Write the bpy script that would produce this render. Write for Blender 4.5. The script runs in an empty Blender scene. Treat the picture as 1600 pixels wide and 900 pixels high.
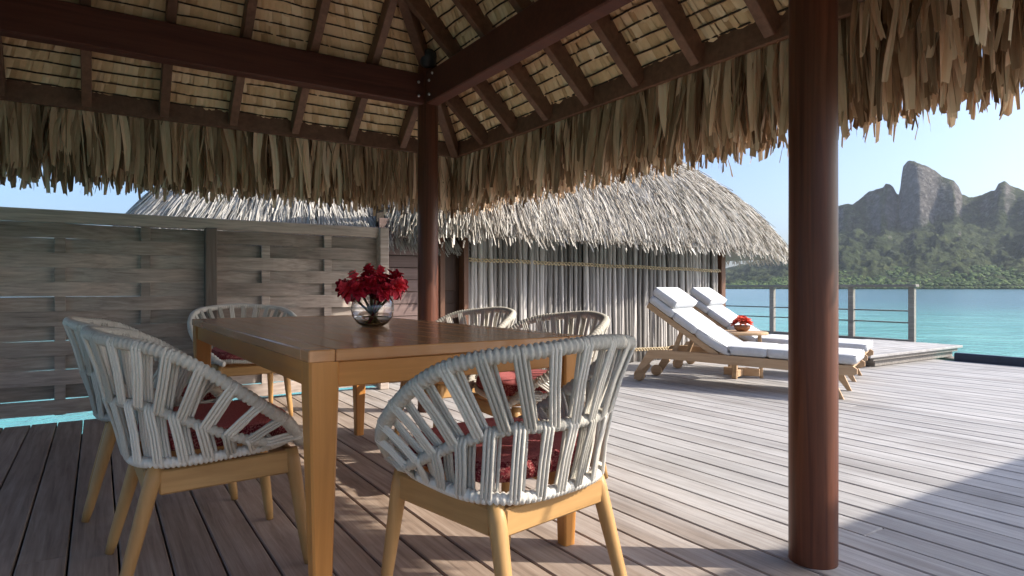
import bpy, math, random
import numpy as np
from mathutils import Vector, Matrix, noise

# ------------------------------------------------------------------ camera, sky, sun, exposure
S = bpy.context.scene
COL = S.collection
YAW = 33.3
cam_d = bpy.data.cameras.new('camera')
cam_d.sensor_width = 36.0
cam_d.lens = 22.16
cam_d.clip_start = 0.05
cam_d.clip_end = 40000
cam = bpy.data.objects.new('camera', cam_d)
COL.objects.link(cam)
cam.location = (0, 0, 0.92)
cam.rotation_euler = (math.radians(90), 0, math.radians(-YAW))
S.camera = cam

SUN_EL = math.radians(33.5)
SUN_H = Vector((0.80, -0.60, 0))
SUN_DIR = (SUN_H * math.cos(SUN_EL) + Vector((0, 0, math.sin(SUN_EL)))).normalized()
world = bpy.data.worlds.new('World')
S.world = world
world.use_nodes = True
wn = world.node_tree
for n in list(wn.nodes):
    wn.nodes.remove(n)
sky = wn.nodes.new('ShaderNodeTexSky')
sky.sky_type = 'NISHITA'
sky.sun_disc = False
sky.sun_elevation = SUN_EL
sky.sun_rotation = math.atan2(SUN_H.x, SUN_H.y)
sky.air_density = 0.85
sky.dust_density = 3.4
sky.ozone_density = 6.0
bg = wn.nodes.new('ShaderNodeBackground')
bg.inputs['Strength'].default_value = 0.12
wo = wn.nodes.new('ShaderNodeOutputWorld')
wn.links.new(sky.outputs[0], bg.inputs[0])
wn.links.new(bg.outputs[0], wo.inputs[0])
sun_d = bpy.data.lights.new('sun', 'SUN')
sun_d.energy = 2.9
sun_d.angle = math.radians(0.6)
sun_d.color = (1.0, 0.955, 0.89)
sun = bpy.data.objects.new('sun', sun_d)
COL.objects.link(sun)
sun.rotation_euler = (-SUN_DIR).to_track_quat('-Z', 'Y').to_euler()
sun.location = (20, -15, 20)
S.view_settings.view_transform = 'Standard'
S.view_settings.look = 'None'
S.view_settings.exposure = 1.36
S.view_settings.gamma = 1.0
S.view_settings.use_white_balance = True      # balanced for open shade, as the photograph is
S.view_settings.white_balance_temperature = 7000
S.render.engine = 'CYCLES'
S.cycles.use_denoising = True
S.cycles.max_bounces = 8
S.cycles.diffuse_bounces = 5
S.cycles.glossy_bounces = 3
S.cycles.transmission_bounces = 6
S.cycles.transparent_max_bounces = 8
S.cycles.caustics_reflective = False
S.cycles.caustics_refractive = False
S.cycles.sample_clamp_indirect = 6.0

RNG = random.Random(7)
U = RNG.uniform


# ------------------------------------------------------------------ mesh helpers
class MB:
    def __init__(self):
        self.v = []
        self.f = []
        self.a = []          # per-vertex random tone

    def add(self, vs, fs, tone=0.5):
        o = len(self.v)
        self.v.extend([tuple(p) for p in vs])
        self.f.extend([tuple(i + o for i in f) for f in fs])
        self.a.extend([tone] * len(vs))
        return self

    def box(self, c, s, ch=0.004, M=None):
        """chamfered box, centre c, full size s"""
        hx, hy, hz = s[0] / 2, s[1] / 2, s[2] / 2
        ch = min(ch, hx * .45, hy * .45, hz * .45)
        vs, idx = [], {}
        for sx in (-1, 1):
            for sy in (-1, 1):
                for sz in (-1, 1):
                    for k in range(3):
                        p = [sx * (hx - ch), sy * (hy - ch), sz * (hz - ch)]
                        p[k] = (sx * hx, sy * hy, sz * hz)[k]
                        idx[(sx, sy, sz, k)] = len(vs)
                        vs.append(Vector(p))
        fs = []

        def quad(l):
            a, b, c_ = vs[l[0]], vs[l[1]], vs[l[2]]
            n = (b - a).cross(c_ - a)
            m = sum((vs[i] for i in l), Vector()) / len(l)
            fs.append(l if n.dot(m) > 0 else l[::-1])
        for k in range(3):
            i, j = [q for q in range(3) if q != k]
            for sk in (-1, 1):
                l = []
                for si, sj in ((-1, -1), (1, -1), (1, 1), (-1, 1)):
                    t = [0, 0, 0]
                    t[k] = sk; t[i] = si; t[j] = sj
                    l.append(idx[(*t, k)])
                quad(l)
            for si in (-1, 1):
                for sj in (-1, 1):
                    t0 = [0, 0, 0]; t0[i] = si; t0[j] = sj
                    t0[k] = -1; t1 = list(t0); t1[k] = 1
                    quad([idx[(*t0, i)], idx[(*t1, i)], idx[(*t1, j)], idx[(*t0, j)]])
        for sx in (-1, 1):
            for sy in (-1, 1):
                for sz in (-1, 1):
                    quad([idx[(sx, sy, sz, 0)], idx[(sx, sy, sz, 1)], idx[(sx, sy, sz, 2)]])
        c = Vector(c)
        vs = [(M @ p if M else p) + c for p in vs]
        return self.add(vs, fs)

    def bar(self, p0, p1, w, h, ch=0.004, up=(0, 0, 1), ext=0):
        """chamfered bar from p0 to p1; w sideways, h along up"""
        p0, p1 = Vector(p0), Vector(p1)
        d = (p1 - p0)
        L = d.length + 2 * ext
        d.normalize()
        up = Vector(up)
        s = d.cross(up).normalized()
        u = s.cross(d).normalized()
        M = Matrix((d, s, u)).transposed()
        return self.box((p0 + p1) / 2, (L, w, h), ch, M)

    def tube(self, pts, rad, n=8, cap=True, closed=False, flat=None):
        pts = [Vector(p) for p in pts]
        m = len(pts)
        if not hasattr(rad, '__len__'):
            rad = [rad] * m
        vs, fs = [], []
        prev = None
        for i, p in enumerate(pts):
            if closed:
                t = (pts[(i + 1) % m] - pts[i - 1]).normalized()
            else:
                t = (pts[min(i + 1, m - 1)] - pts[max(i - 1, 0)]).normalized()
            if prev is None:
                a = Vector((0, 0, 1)) if abs(t.z) < .9 else Vector((1, 0, 0))
                u = t.cross(a).normalized()
            else:
                u = (prev - t * prev.dot(t)).normalized()
            prev = u
            w = t.cross(u)
            for k in range(n):
                an = 2 * math.pi * k / n
                vs.append(p + (u * math.cos(an) + w * math.sin(an)) * rad[i])
        for i in range(m if closed else m - 1):
            j = (i + 1) % m
            for k in range(n):
                k2 = (k + 1) % n
                fs.append((i * n + k, i * n + k2, j * n + k2, j * n + k))
        if cap and not closed:
            fs.append(tuple(range(n))[::-1])
            fs.append(tuple((m - 1) * n + k for k in range(n)))
        return self.add(vs, fs)

    def lathe(self, prof, n=24, c=(0, 0, 0)):
        vs, fs = [], []
        for r, z in prof:
            for k in range(n):
                a = 2 * math.pi * k / n
                vs.append((c[0] + r * math.cos(a), c[1] + r * math.sin(a), c[2] + z))
        for i in range(len(prof) - 1):
            for k in range(n):
                k2 = (k + 1) % n
                fs.append((i * n + k, i * n + k2, (i + 1) * n + k2, (i + 1) * n + k))
        return self.add(vs, fs)

    def mesh(self, name, smooth=False, tone=False):
        me = bpy.data.meshes.new(name)
        me.from_pydata(self.v, [], self.f)
        if smooth:
            me.polygons.foreach_set('use_smooth', [True] * len(me.polygons))
        if tone:
            at = me.attributes.new('tone', 'FLOAT', 'POINT')
            at.data.foreach_set('value', self.a)
        me.update()
        return me

    def build(self, name, mat, parent=None, smooth=False, tone=False, loc=None):
        return obj(name, self.mesh(name, smooth, tone), mat, parent, loc)


def obj(name, me, mat=None, parent=None, loc=None, rot=None):
    o = bpy.data.objects.new(name, me)
    COL.objects.link(o)
    if mat is not None and me is not None and len(me.materials) == 0:
        me.materials.append(mat)
    if parent is not None:
        o.parent = parent
    if loc is not None:
        o.location = loc
    if rot is not None:
        o.rotation_euler = rot
    return o


def thing(name, label, cat, loc=(0, 0, 0), rz=0, group=None):
    o = bpy.data.objects.new(name, None)
    COL.objects.link(o)
    o.empty_display_size = .1
    o.location = loc
    o.rotation_euler = (0, 0, rz)
    return tag(o, label, cat, group)


def tag(o, label, cat, group=None):
    o['label'] = label
    o['category'] = cat
    if group:
        o['group'] = group
    return o


def kind(o, k):
    o['kind'] = k
    return o


def copy_tree(o, parent=None):
    c = o.copy()
    COL.objects.link(c)
    c.parent = parent
    for ch in list(o.children):
        copy_tree(ch, c)
    return c


# ------------------------------------------------------------------ materials
def new_mat(name):
    m = bpy.data.materials.new(name)
    m.use_nodes = True
    nt = m.node_tree
    b = nt.nodes['Principled BSDF']
    return m, nt, b


def N(nt, t, **kw):
    n = nt.nodes.new(t)
    for k, v in kw.items():
        setattr(n, k, v)
    return n


def ramp(nt, fac, stops):
    r = N(nt, 'ShaderNodeValToRGB')
    e = r.color_ramp.elements
    while len(e) < len(stops):
        e.new(.5)
    for q, (p, c) in zip(e, stops):
        q.position = p
        q.color = (*c, 1)
    nt.links.new(fac, r.inputs[0])
    return r.outputs[0]


def mixc(nt, a, b, fac, mode='MIX'):
    m = N(nt, 'ShaderNodeMix', data_type='RGBA', blend_type=mode)
    for sock, v in ((m.inputs[6], a), (m.inputs[7], b)):
        if isinstance(v, tuple):
            sock.default_value = (*v, 1)
        else:
            nt.links.new(v, sock)
    if isinstance(fac, (int, float)):
        m.inputs[0].default_value = fac
    else:
        nt.links.new(fac, m.inputs[0])
    return m.outputs[2]


def mathn(nt, op, a, b=None, c=None, clamp=False):
    m = N(nt, 'ShaderNodeMath', operation=op, use_clamp=clamp)
    for i, v in enumerate((a, b, c)):
        if v is None:
            continue
        if isinstance(v, (int, float)):
            m.inputs[i].default_value = v
        else:
            nt.links.new(v, m.inputs[i])
    return m.outputs[0]


def coords(nt, scale, rnd=True, space='Object'):
    tc = N(nt, 'ShaderNodeTexCoord')
    mp = N(nt, 'ShaderNodeMapping')
    mp.inputs['Scale'].default_value = scale
    nt.links.new(tc.outputs[space], mp.inputs[0])
    if rnd:
        oi = N(nt, 'ShaderNodeObjectInfo')
        s = mathn(nt, 'MULTIPLY', oi.outputs['Random'], 57.0)
        nt.links.new(s, mp.inputs['Location'])
    return mp.outputs[0]


def noise_t(nt, vec, scale=1, detail=4, rough=.55, dist=0):
    n = N(nt, 'ShaderNodeTexNoise')
    n.inputs['Scale'].default_value = scale
    n.inputs['Detail'].default_value = detail
    n.inputs['Roughness'].default_value = rough
    n.inputs['Distortion'].default_value = dist
    if vec is not None:
        nt.links.new(vec, n.inputs['Vector'])
    return n.outputs[0]


def bump(nt, b, h, strength=.3, dist=.01):
    n = N(nt, 'ShaderNodeBump')
    n.inputs['Strength'].default_value = strength
    n.inputs['Distance'].default_value = dist
    nt.links.new(h, n.inputs['Height'])
    nt.links.new(n.outputs[0], b.inputs['Normal'])


def obj_tone(nt, col, lo=.8, hi=1.2):
    oi = N(nt, 'ShaderNodeObjectInfo')
    v = mathn(nt, 'MULTIPLY_ADD', oi.outputs['Random'], hi - lo, lo)
    h = N(nt, 'ShaderNodeHueSaturation')
    nt.links.new(v, h.inputs['Value'])
    nt.links.new(col, h.inputs['Color'])
    return h.outputs[0]


def wood(name, dark, light, rough=.6, grain=(40, 2, 40), tone=(.85, 1.15), spec=.3, bmp=.25, coat=0, wear=None):
    m, nt, b = new_mat(name)
    v = coords(nt, grain)
    n1 = noise_t(nt, v, 1, 5, .6, .6)
    v2 = coords(nt, tuple(g * .12 for g in grain))
    n2 = noise_t(nt, v2, 1, 3, .5, .3)
    f = mathn(nt, 'MULTIPLY_ADD', n1, .65, mathn(nt, 'MULTIPLY', n2, .35))
    c = ramp(nt, f, [(.30, dark), (.68, light)])
    if wear:
        v3 = coords(nt, (3, 3, 3))
        n3 = noise_t(nt, v3, 1, 5, .65)
        k = ramp(nt, n3, [(.45, (0, 0, 0)), (.68, (1, 1, 1))])
        c = mixc(nt, c, wear, mathn(nt, 'MULTIPLY', k, .6))
    c = obj_tone(nt, c, *tone)
    nt.links.new(c, b.inputs['Base Color'])
    rr = mathn(nt, 'MULTIPLY_ADD', n1, .06 if coat else .25, rough - (.02 if coat else .1))
    nt.links.new(rr, b.inputs['Roughness'])
    b.inputs['Specular IOR Level'].default_value = spec
    if coat:
        b.inputs['Coat Weight'].default_value = coat
        b.inputs['Coat Roughness'].default_value = .12
    bump(nt, b, n1, bmp, .004)
    return m


def deck_mat():
    """weathered silver hardwood; boards sheltered by the pavilion roof stay browner"""
    m, nt, b = new_mat('weathered_deck')
    v = coords(nt, (45, 2.0, 45))
    n1 = noise_t(nt, v, 1, 6, .65, .5)
    v2 = coords(nt, (7, .7, 7))
    n2 = noise_t(nt, v2, 1, 4, .6)
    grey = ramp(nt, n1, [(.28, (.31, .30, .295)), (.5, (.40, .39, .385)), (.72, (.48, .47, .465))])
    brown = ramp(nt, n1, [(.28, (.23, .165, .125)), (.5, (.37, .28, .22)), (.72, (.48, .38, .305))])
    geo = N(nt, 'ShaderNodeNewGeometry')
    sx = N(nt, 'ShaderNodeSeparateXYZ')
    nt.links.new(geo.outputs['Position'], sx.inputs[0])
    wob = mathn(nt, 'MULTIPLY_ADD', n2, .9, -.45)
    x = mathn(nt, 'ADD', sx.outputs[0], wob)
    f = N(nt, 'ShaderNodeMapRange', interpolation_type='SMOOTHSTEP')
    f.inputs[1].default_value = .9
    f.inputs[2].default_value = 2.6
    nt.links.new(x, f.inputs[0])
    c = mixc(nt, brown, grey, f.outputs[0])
    stain = ramp(nt, n2, [(.3, (.72, .70, .68)), (.6, (1, 1, 1))])
    c = mixc(nt, c, stain, 1.0, 'MULTIPLY')
    n3 = noise_t(nt, geo.outputs['Position'], 1.3, 5, .65, .8)
    marks = ramp(nt, n3, [(.34, (.87, .86, .85)), (.52, (1, 1, 1)), (.72, (1.07, 1.065, 1.06))])
    c = mixc(nt, c, marks, 1.0, 'MULTIPLY')
    c = obj_tone(nt, c, .90, 1.08)
    nt.links.new(c, b.inputs['Base Color'])
    b.inputs['Roughness'].default_value = .62
    b.inputs['Specular IOR Level'].default_value = .3
    bump(nt, b, n1, .35, .004)
    return m


def fibre(name, stops, grain=(60, 60, 3), rough=.8, tone=(.75, 1.2), use_attr=False, bmp=.4, trans=0.0):
    m, nt, b = new_mat(name)
    v = coords(nt, grain)
    n1 = noise_t(nt, v, 1, 4, .6, .3)
    if use_attr:
        at = N(nt, 'ShaderNodeAttribute', attribute_name='tone')
        f = mathn(nt, 'MULTIPLY_ADD', n1, .3, mathn(nt, 'MULTIPLY', at.outputs['Fac'], .75))
    else:
        oi = N(nt, 'ShaderNodeObjectInfo')
        f = mathn(nt, 'MULTIPLY_ADD', n1, .55, mathn(nt, 'MULTIPLY', oi.outputs['Random'], .45))
    c = ramp(nt, f, stops)
    if not use_attr:
        c = obj_tone(nt, c, *tone)
    nt.links.new(c, b.inputs['Base Color'])
    b.inputs['Roughness'].default_value = rough
    b.inputs['Specular IOR Level'].default_value = .25
    bump(nt, b, n1, bmp, .004)
    if trans:
        tr = N(nt, 'ShaderNodeBsdfTranslucent')
        nt.links.new(c, tr.inputs[0])
        mx = N(nt, 'ShaderNodeMixShader')
        mx.inputs[0].default_value = trans
        nt.links.new(b.outputs[0], mx.inputs[1])
        nt.links.new(tr.outputs[0], mx.inputs[2])
        nt.links.new(mx.outputs[0], nt.nodes['Material Output'].inputs[0])
    return m


def plain(name, col, rough=.5, spec=.4, metal=0, var=.12, scale=12, bmp=0.0):
    m, nt, b = new_mat(name)
    v = coords(nt, (scale,) * 3)
    n1 = noise_t(nt, v, 1, 4, .6)
    d = tuple(max(0, x * (1 - var * 2)) for x in col)
    l = tuple(min(1, x * (1 + var)) for x in col)
    c = ramp(nt, n1, [(.3, d), (.7, l)])
    nt.links.new(c, b.inputs['Base Color'])
    b.inputs['Roughness'].default_value = rough
    b.inputs['Specular IOR Level'].default_value = spec
    b.inputs['Metallic'].default_value = metal
    if bmp:
        bump(nt, b, n1, bmp, .004)
    return m


M = {}
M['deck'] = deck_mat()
M['joist'] = wood('joist_timber', (.03, .025, .02), (.07, .055, .045), .8)
M['beam'] = wood('stained_beam', (.060, .019, .014), (.14, .048, .031), .5, (2, 40, 40), (.85, 1.15), .35, .15)
M['rafter'] = wood('stained_rafter', (.10, .048, .03), (.22, .115, .072), .5, (30, 30, 30), (.8, 1.25), .35, .15)
M['post'] = wood('varnished_post', (.042, .012, .007), (.19, .066, .035), .38, (34, 34, 1.1), (.95, 1.05), .3, .12)
M['thatch_in'] = fibre('thatch_underside', [(.12, (.46, .29, .15)), (.5, (.75, .53, .30)), (.9, (.88, .69, .45))], (30, 30, 30), .75, use_attr=True)
M['batten'] = plain('batten_gap_shade', (.05, .032, .02), .8)  # batten timber, its dark colour also stands in for shadow gaps between rows
M['leaf'] = fibre('dry_pandanus_leaf', [(.2, (.33, .18, .10)), (.5, (.74, .51, .33)), (.8, (.92, .73, .55))], (60, 60, 4), .6, (.55, 1.2), trans=.12)
M['leaf_stuff'] = fibre('dry_pandanus_mass', [(.12, (.14, .075, .038)), (.5, (.56, .375, .23)), (.85, (.88, .69, .51))], (60, 60, 4), .65, use_attr=True, trans=.12)
M['hut_thatch'] = fibre('weathered_thatch', [(.1, (.15, .13, .11)), (.4, (.35, .315, .27)), (.65, (.50, .47, .425)), (.95, (.68, .655, .61))], (40, 40, 40), .8, use_attr=True)
M['old_thatch'] = fibre('old_grey_thatch', [(.1, (.14, .13, .12)), (.45, (.34, .325, .30)), (.9, (.60, .58, .54))], (40, 40, 40), .8, use_attr=True)
M['stick'] = fibre('grey_sticks', [(.15, (.20, .187, .175)), (.5, (.41, .39, .37)), (.85, (.60, .57, .54))], (50, 50, 4), .8, (.50, 1.15))
M['lashing'] = plain('cream_cord', (.58, .47, .31), .85, .2)
M['cladding'] = wood('painted_cladding', (.13, .085, .078), (.23, .165, .155), .55, (2, 40, 40), (.85, 1.15))
M['door'] = wood('dark_door', (.03, .016, .01), (.07, .038, .024), .5, (30, 30, 2), (.85, 1.15))
M['door_frame'] = wood('brown_frame', (.09, .042, .025), (.17, .085, .052), .5, (30, 30, 2))
M['fence'] = wood('weathered_fence', (.25, .20, .175), (.60, .505, .44), .75, (3.5, 50, 50), (.62, 1.22), .25, .3)
M['fence_post'] = wood('weathered_fence_post', (.10, .078, .066), (.22, .18, .155), .75, (45, 45, 2), (.85, 1.15), .25, .3)
M['rail'] = wood('rail_timber', (.16, .145, .13), (.34, .31, .28), .7, (40, 2, 40))
M['cable'] = plain('rail_cable', (.13, .12, .11), .5)
M['teak_top'] = wood('varnished_table_top', (.42, .185, .07), (.60, .30, .125), .24, (30, 1.4, 30), (.92, 1.08), .5, .015, coat=.4)
M['teak'] = wood('varnished_table_teak', (.42, .165, .036), (.64, .285, .072), .36, (30, 30, 1.8), (.92, 1.08), .5, .05)
M['teak_y'] = wood('varnished_apron_teak', (.42, .165, .036), (.64, .285, .072), .36, (30, 1.8, 30), (.92, 1.08), .5, .05)
M['teak_x'] = wood('varnished_end_apron_teak', (.42, .165, .036), (.64, .285, .072), .36, (1.8, 30, 30), (.92, 1.08), .5, .05)
M['ash'] = wood('oiled_chair_teak', (.34, .18, .064), (.54, .32, .13), .45, (26, 26, 2.2), (.9, 1.1), .35, .06)
M['ash_y'] = wood('oiled_chair_side_teak', (.34, .18, .064), (.54, .32, .13), .45, (26, 2.2, 26), (.9, 1.1), .35, .06)
M['ash_x'] = wood('oiled_chair_rail_teak', (.34, .18, .064), (.54, .32, .13), .45, (2.2, 26, 26), (.9, 1.1), .35, .06)
M['lounger'] = wood('sunbleached_teak', (.36, .23, .13), (.54, .38, .24), .6, (3, 35, 35), (.9, 1.1), .3, .15)
M['rope'] = fibre('grey_rope', [(.2, (.44, .415, .36)), (.5, (.60, .57, .505)), (.8, (.71, .675, .61))], (300, 300, 120), .8, (.92, 1.06), bmp=.3)


def cushion_fabric():
    m, nt, b = new_mat('red_woven_fabric')
    tc = N(nt, 'ShaderNodeTexCoord')
    mp = N(nt, 'ShaderNodeMapping')
    mp.inputs['Rotation'].default_value = (0, 0, .78)
    nt.links.new(tc.outputs['Object'], mp.inputs[0])
    vo = N(nt, 'ShaderNodeTexVoronoi')
    vo.inputs['Scale'].default_value = 260
    nt.links.new(mp.outputs[0], vo.inputs['Vector'])
    geo = N(nt, 'ShaderNodeNewGeometry')
    sx = N(nt, 'ShaderNodeSeparateXYZ')
    nt.links.new(geo.outputs['Normal'], sx.inputs[0])
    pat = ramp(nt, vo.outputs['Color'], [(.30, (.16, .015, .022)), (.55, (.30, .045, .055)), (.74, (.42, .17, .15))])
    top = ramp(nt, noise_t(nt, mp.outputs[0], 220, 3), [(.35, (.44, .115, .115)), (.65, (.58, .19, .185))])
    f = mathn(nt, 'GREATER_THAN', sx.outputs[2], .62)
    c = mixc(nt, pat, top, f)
    nt.links.new(c, b.inputs['Base Color'])
    b.inputs['Roughness'].default_value = .85
    b.inputs['Specular IOR Level'].default_value = .2
    bump(nt, b, vo.outputs['Distance'], .3, .003)
    return m


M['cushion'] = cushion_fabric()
M['mattress'] = plain('white_canvas', (.55, .565, .58), .85, .2, 0, .03, 40, .15)
M['petal'] = fibre('red_petal', [(.2, (.28, .005, .016)), (.5, (.62, .018, .045)), (.8, (.85, .11, .14))], (40, 40, 40), .45, (.7, 1.25), trans=.12)
M['core'] = plain('flower_core', (.30, .16, .10), .7)
M['coral'] = fibre('coral_petal', [(.2, (.60, .06, .04)), (.5, (.82, .15, .09)), (.8, (.88, .32, .22))], (40, 40, 40), .5, (.8, 1.2))
M['stem'] = plain('pale_stem', (.36, .33, .10), .5)
M['redstem'] = plain('red_stem', (.42, .02, .03), .5)
M['bowl'] = wood('turned_bowl', (.16, .06, .025), (.30, .12, .055), .45)
M['metal'] = plain('bolt_steel', (.62, .62, .64), .3, .5, .9, .05)
M['black'] = plain('lamp_black', (.035, .037, .042), .45)
M['pool'] = plain('navy_tile', (.018, .032, .060), .5)


def glass_mat(name, ior, col=(1, 1, 1)):
    m, nt, b = new_mat(name)
    b.inputs['Base Color'].default_value = (*col, 1)
    b.inputs['Roughness'].default_value = 0.0
    b.inputs['IOR'].default_value = ior
    b.inputs['Transmission Weight'].default_value = 1
    return m


M['glass'] = glass_mat('clear_glass', 1.45)
M['vase_water'] = glass_mat('vase_water', 1.33)


def lagoon_mat():
    m, nt, b = new_mat('lagoon_water')
    geo = N(nt, 'ShaderNodeNewGeometry')
    ln = N(nt, 'ShaderNodeVectorMath', operation='LENGTH')
    nt.links.new(geo.outputs['Position'], ln.inputs[0])
    n = noise_t(nt, geo.outputs['Position'], .012, 4, .6)
    dd = mathn(nt, 'MULTIPLY', ln.outputs['Value'], mathn(nt, 'MULTIPLY_ADD', n, 1.2, .4))
    f = N(nt, 'ShaderNodeMapRange', interpolation_type='SMOOTHSTEP')
    f.inputs[1].default_value = 35
    f.inputs[2].default_value = 160
    nt.links.new(dd, f.inputs[0])
    shallow = ramp(nt, noise_t(nt, geo.outputs['Position'], .16, 4, .6), [(.3, (.06, .27, .25)), (.7, (.14, .40, .36))])
    c = mixc(nt, shallow, (.06, .165, .205), f.outputs[0])
    nt.links.new(c, b.inputs['Base Color'])
    b.inputs['Roughness'].default_value = .18
    b.inputs['Specular IOR Level'].default_value = .22
    h1 = noise_t(nt, geo.outputs['Position'], 1.1, 4, .6)
    h2 = noise_t(nt, geo.outputs['Position'], .22, 2, .5)
    h = mathn(nt, 'ADD', mathn(nt, 'MULTIPLY', h1, .5), h2)
    bump(nt, b, h, .55, .6)
    return m


M['lagoon'] = lagoon_mat()


def mountain_mat():
    m, nt, b = new_mat('island_slopes')
    geo = N(nt, 'ShaderNodeNewGeometry')
    sx = N(nt, 'ShaderNodeSeparateXYZ')
    nt.links.new(geo.outputs['Normal'], sx.inputs[0])
    sp = N(nt, 'ShaderNodeSeparateXYZ')
    nt.links.new(geo.outputs['Position'], sp.inputs[0])
    n1 = noise_t(nt, geo.outputs['Position'], .012, 8, .68)
    n2 = noise_t(nt, geo.outputs['Position'], .05, 5, .7)
    green = ramp(nt, n1, [(.32, (.018, .03, .012)), (.5, (.040, .056, .020)), (.68, (.085, .10, .036))])
    green = mixc(nt, green, ramp(nt, n2, [(.35, (.4, .42, .4)), (.6, (1.1, 1.1, 1.0))]), 1, 'MULTIPLY')
    rock = ramp(nt, n2, [(.3, (.055, .05, .046)), (.52, (.12, .11, .10)), (.7, (.25, .23, .21))])
    steep = mathn(nt, 'SUBTRACT', .62, sx.outputs[2])
    k = mathn(nt, 'ADD', mathn(nt, 'MULTIPLY', steep, 4.2), mathn(nt, 'MULTIPLY_ADD', n2, 1.8, -.9))
    alt = mathn(nt, 'MULTIPLY_ADD', sp.outputs[2], .004, -.9)
    k = mathn(nt, 'ADD', k, alt, clamp=True)
    c = mixc(nt, green, rock, k)
    nt.links.new(c, b.inputs['Base Color'])
    b.inputs['Roughness'].default_value = .95
    b.inputs['Specular IOR Level'].default_value = .1
    bump(nt, b, n2, 1.0, 20)
    return m


M['mountain'] = mountain_mat()
M['trees'] = fibre('shore_foliage', [(.15, (.022, .045, .012)), (.5, (.055, .095, .022)), (.9, (.12, .17, .045))], (.08, .08, .08), .9, use_attr=True, bmp=.8)

# ------------------------------------------------------------------ lagoon and island
mb = MB()
R_ = [0, 30, 90, 300, 1200, 5000, 20000]
vs, fs = [(0, 0, -2.0)], []
for r in R_[1:]:
    for k in range(48):
        a = 2 * math.pi * k / 48
        vs.append((r * math.cos(a), r * math.sin(a), -2.0))
for k in range(48):
    fs.append((0, 1 + k, 1 + (k + 1) % 48))
for i in range(len(R_) - 2):
    for k in range(48):
        k2 = (k + 1) % 48
        fs.append((1 + i * 48 + k, 1 + (i + 1) * 48 + k, 1 + (i + 1) * 48 + k2, 1 + i * 48 + k2))
mb.add(vs, fs)
kind(mb.build('lagoon_water', M['lagoon']), 'structure')

# island ridge: (distance along the ridge in metres, crest height in metres above eye level)
SIL = [(1060, 440), (1100, 428), (1150, 415), (1194, 405), (1230, 392), (1262, 362), (1290, 336), (1309, 323), (1332, 321), (1347, 308),
       (1357, 300), (1369, 297), (1380, 294), (1384, 288), (1391, 289), (1396, 293), (1401, 303), (1405, 304), (1408, 285),
       (1410, 262), (1419, 252), (1427, 254), (1435, 258), (1447, 261), (1460, 266), (1476, 277), (1491, 283), (1499, 293), (1503, 305), (1514, 308),
       (1538, 302), (1554, 299), (1560, 288), (1570, 282), (1579, 288), (1601, 296), (1640, 312), (1700, 330), (1800, 360), (1950, 400), (2200, 440)]
BETA0 = math.radians(33.4)
DR = 3000.0
ridge = []
for px, py in SIL:
    al = math.atan((px - 800) / 985.0)
    be = al - BETA0
    d = DR / math.cos(be) * math.cos(al)
    ridge.append((DR * math.tan(be), (450 - py) / 985.0 * d))
ridge_s = np.array([r[0] for r in ridge])
ridge_h = np.array([r[1] for r in ridge])
az = math.radians(YAW) + BETA0
MD = Vector((math.sin(az), math.cos(az), 0))
ML = Vector((math.cos(az), -math.sin(az), 0))


def Hc(s):
    return float(np.interp(s, ridge_s, ridge_h))


def Hb(s):
    return sum(Hc(s + o) for o in (-190, -130, -70, 0, 70, 130, 190)) / 7


NS, NQ = 560, 140
lat = np.linspace(-1500, 1350, NS)
vs, fs = [], []
SHORE = 1750.0
for j in range(NQ):
    q = j / (NQ - 1) * 1.35
    for s in lat:
        D = SHORE + (DR - SHORE) * q
        s2 = s * (D / DR) if q < 1 else s
        nz = noise.fractal(Vector((s * .0042, q * 2.4, 3.1)), 1.0, 2.1, 6)
        spur = noise.ridged_multi_fractal(Vector((s * .0034 + nz * .25, q * 1.3, 8.2)), .9, 2.1, 5, 1.0, 2.0) - 1.0
        fine = noise.fractal(Vector((s * .017, q * 20, 1.7)), .7, 2.2, 6)
        hb = min(Hb(s), 330) * .80
        hc = Hc(s)
        if q <= 1:
            low = hb * (.10 * min(1, q * 6) + .90 * max(0, (q - .06) / .94) ** 1.25)
            relief = math.sin(math.pi * min(1, q)) ** .8
            low *= 1 + .50 * relief * spur * .8 + .14 * relief * nz
            wob = .9 + .045 * nz + .02 * math.sin(s * .05)
            t = max(0, min(1, (q - (wob - .10)) / .17))
            t = t * t * (3 - 2 * t)
            z = low * (1 - t) + hc * t + fine * 21 * relief
            if q > .985:
                z = hc + fine * 7
        else:
            z = hc * max(0, 1 - (q - 1) * 2.2) + fine * 4
        if j == 0:
            z = -12
        p = ML * s2 + MD * D
        vs.append((p.x, p.y, z - 2.0 + (0 if q > .9 else .5)))
for j in range(NQ - 1):
    for i in range(NS - 1):
        a = j * NS + i
        fs.append((a, a + 1, a + NS + 1, a + NS))
mb = MB().add(vs, fs)
kind(mb.build('mountain_island', M['mountain'], smooth=True), 'structure')

# trees along the far shore read as one mass
ico_v, ico_f = [], []
g = (1 + 5 ** .5) / 2
base = [(-1, g, 0), (1, g, 0), (-1, -g, 0), (1, -g, 0), (0, -1, g), (0, 1, g), (0, -1, -g), (0, 1, -g), (g, 0, -1), (g, 0, 1), (-g, 0, -1), (-g, 0, 1)]
ico_v = [Vector(p).normalized() for p in base]
ico_f = [(0, 11, 5), (0, 5, 1), (0, 1, 7), (0, 7, 10), (0, 10, 11), (1, 5, 9), (5, 11, 4), (11, 10, 2), (10, 7, 6), (7, 1, 8),
         (3, 9, 4), (3, 4, 2), (3, 2, 6), (3, 6, 8), (3, 8, 9), (4, 9, 5), (2, 4, 11), (6, 2, 10), (8, 6, 7), (9, 8, 1)]


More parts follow.
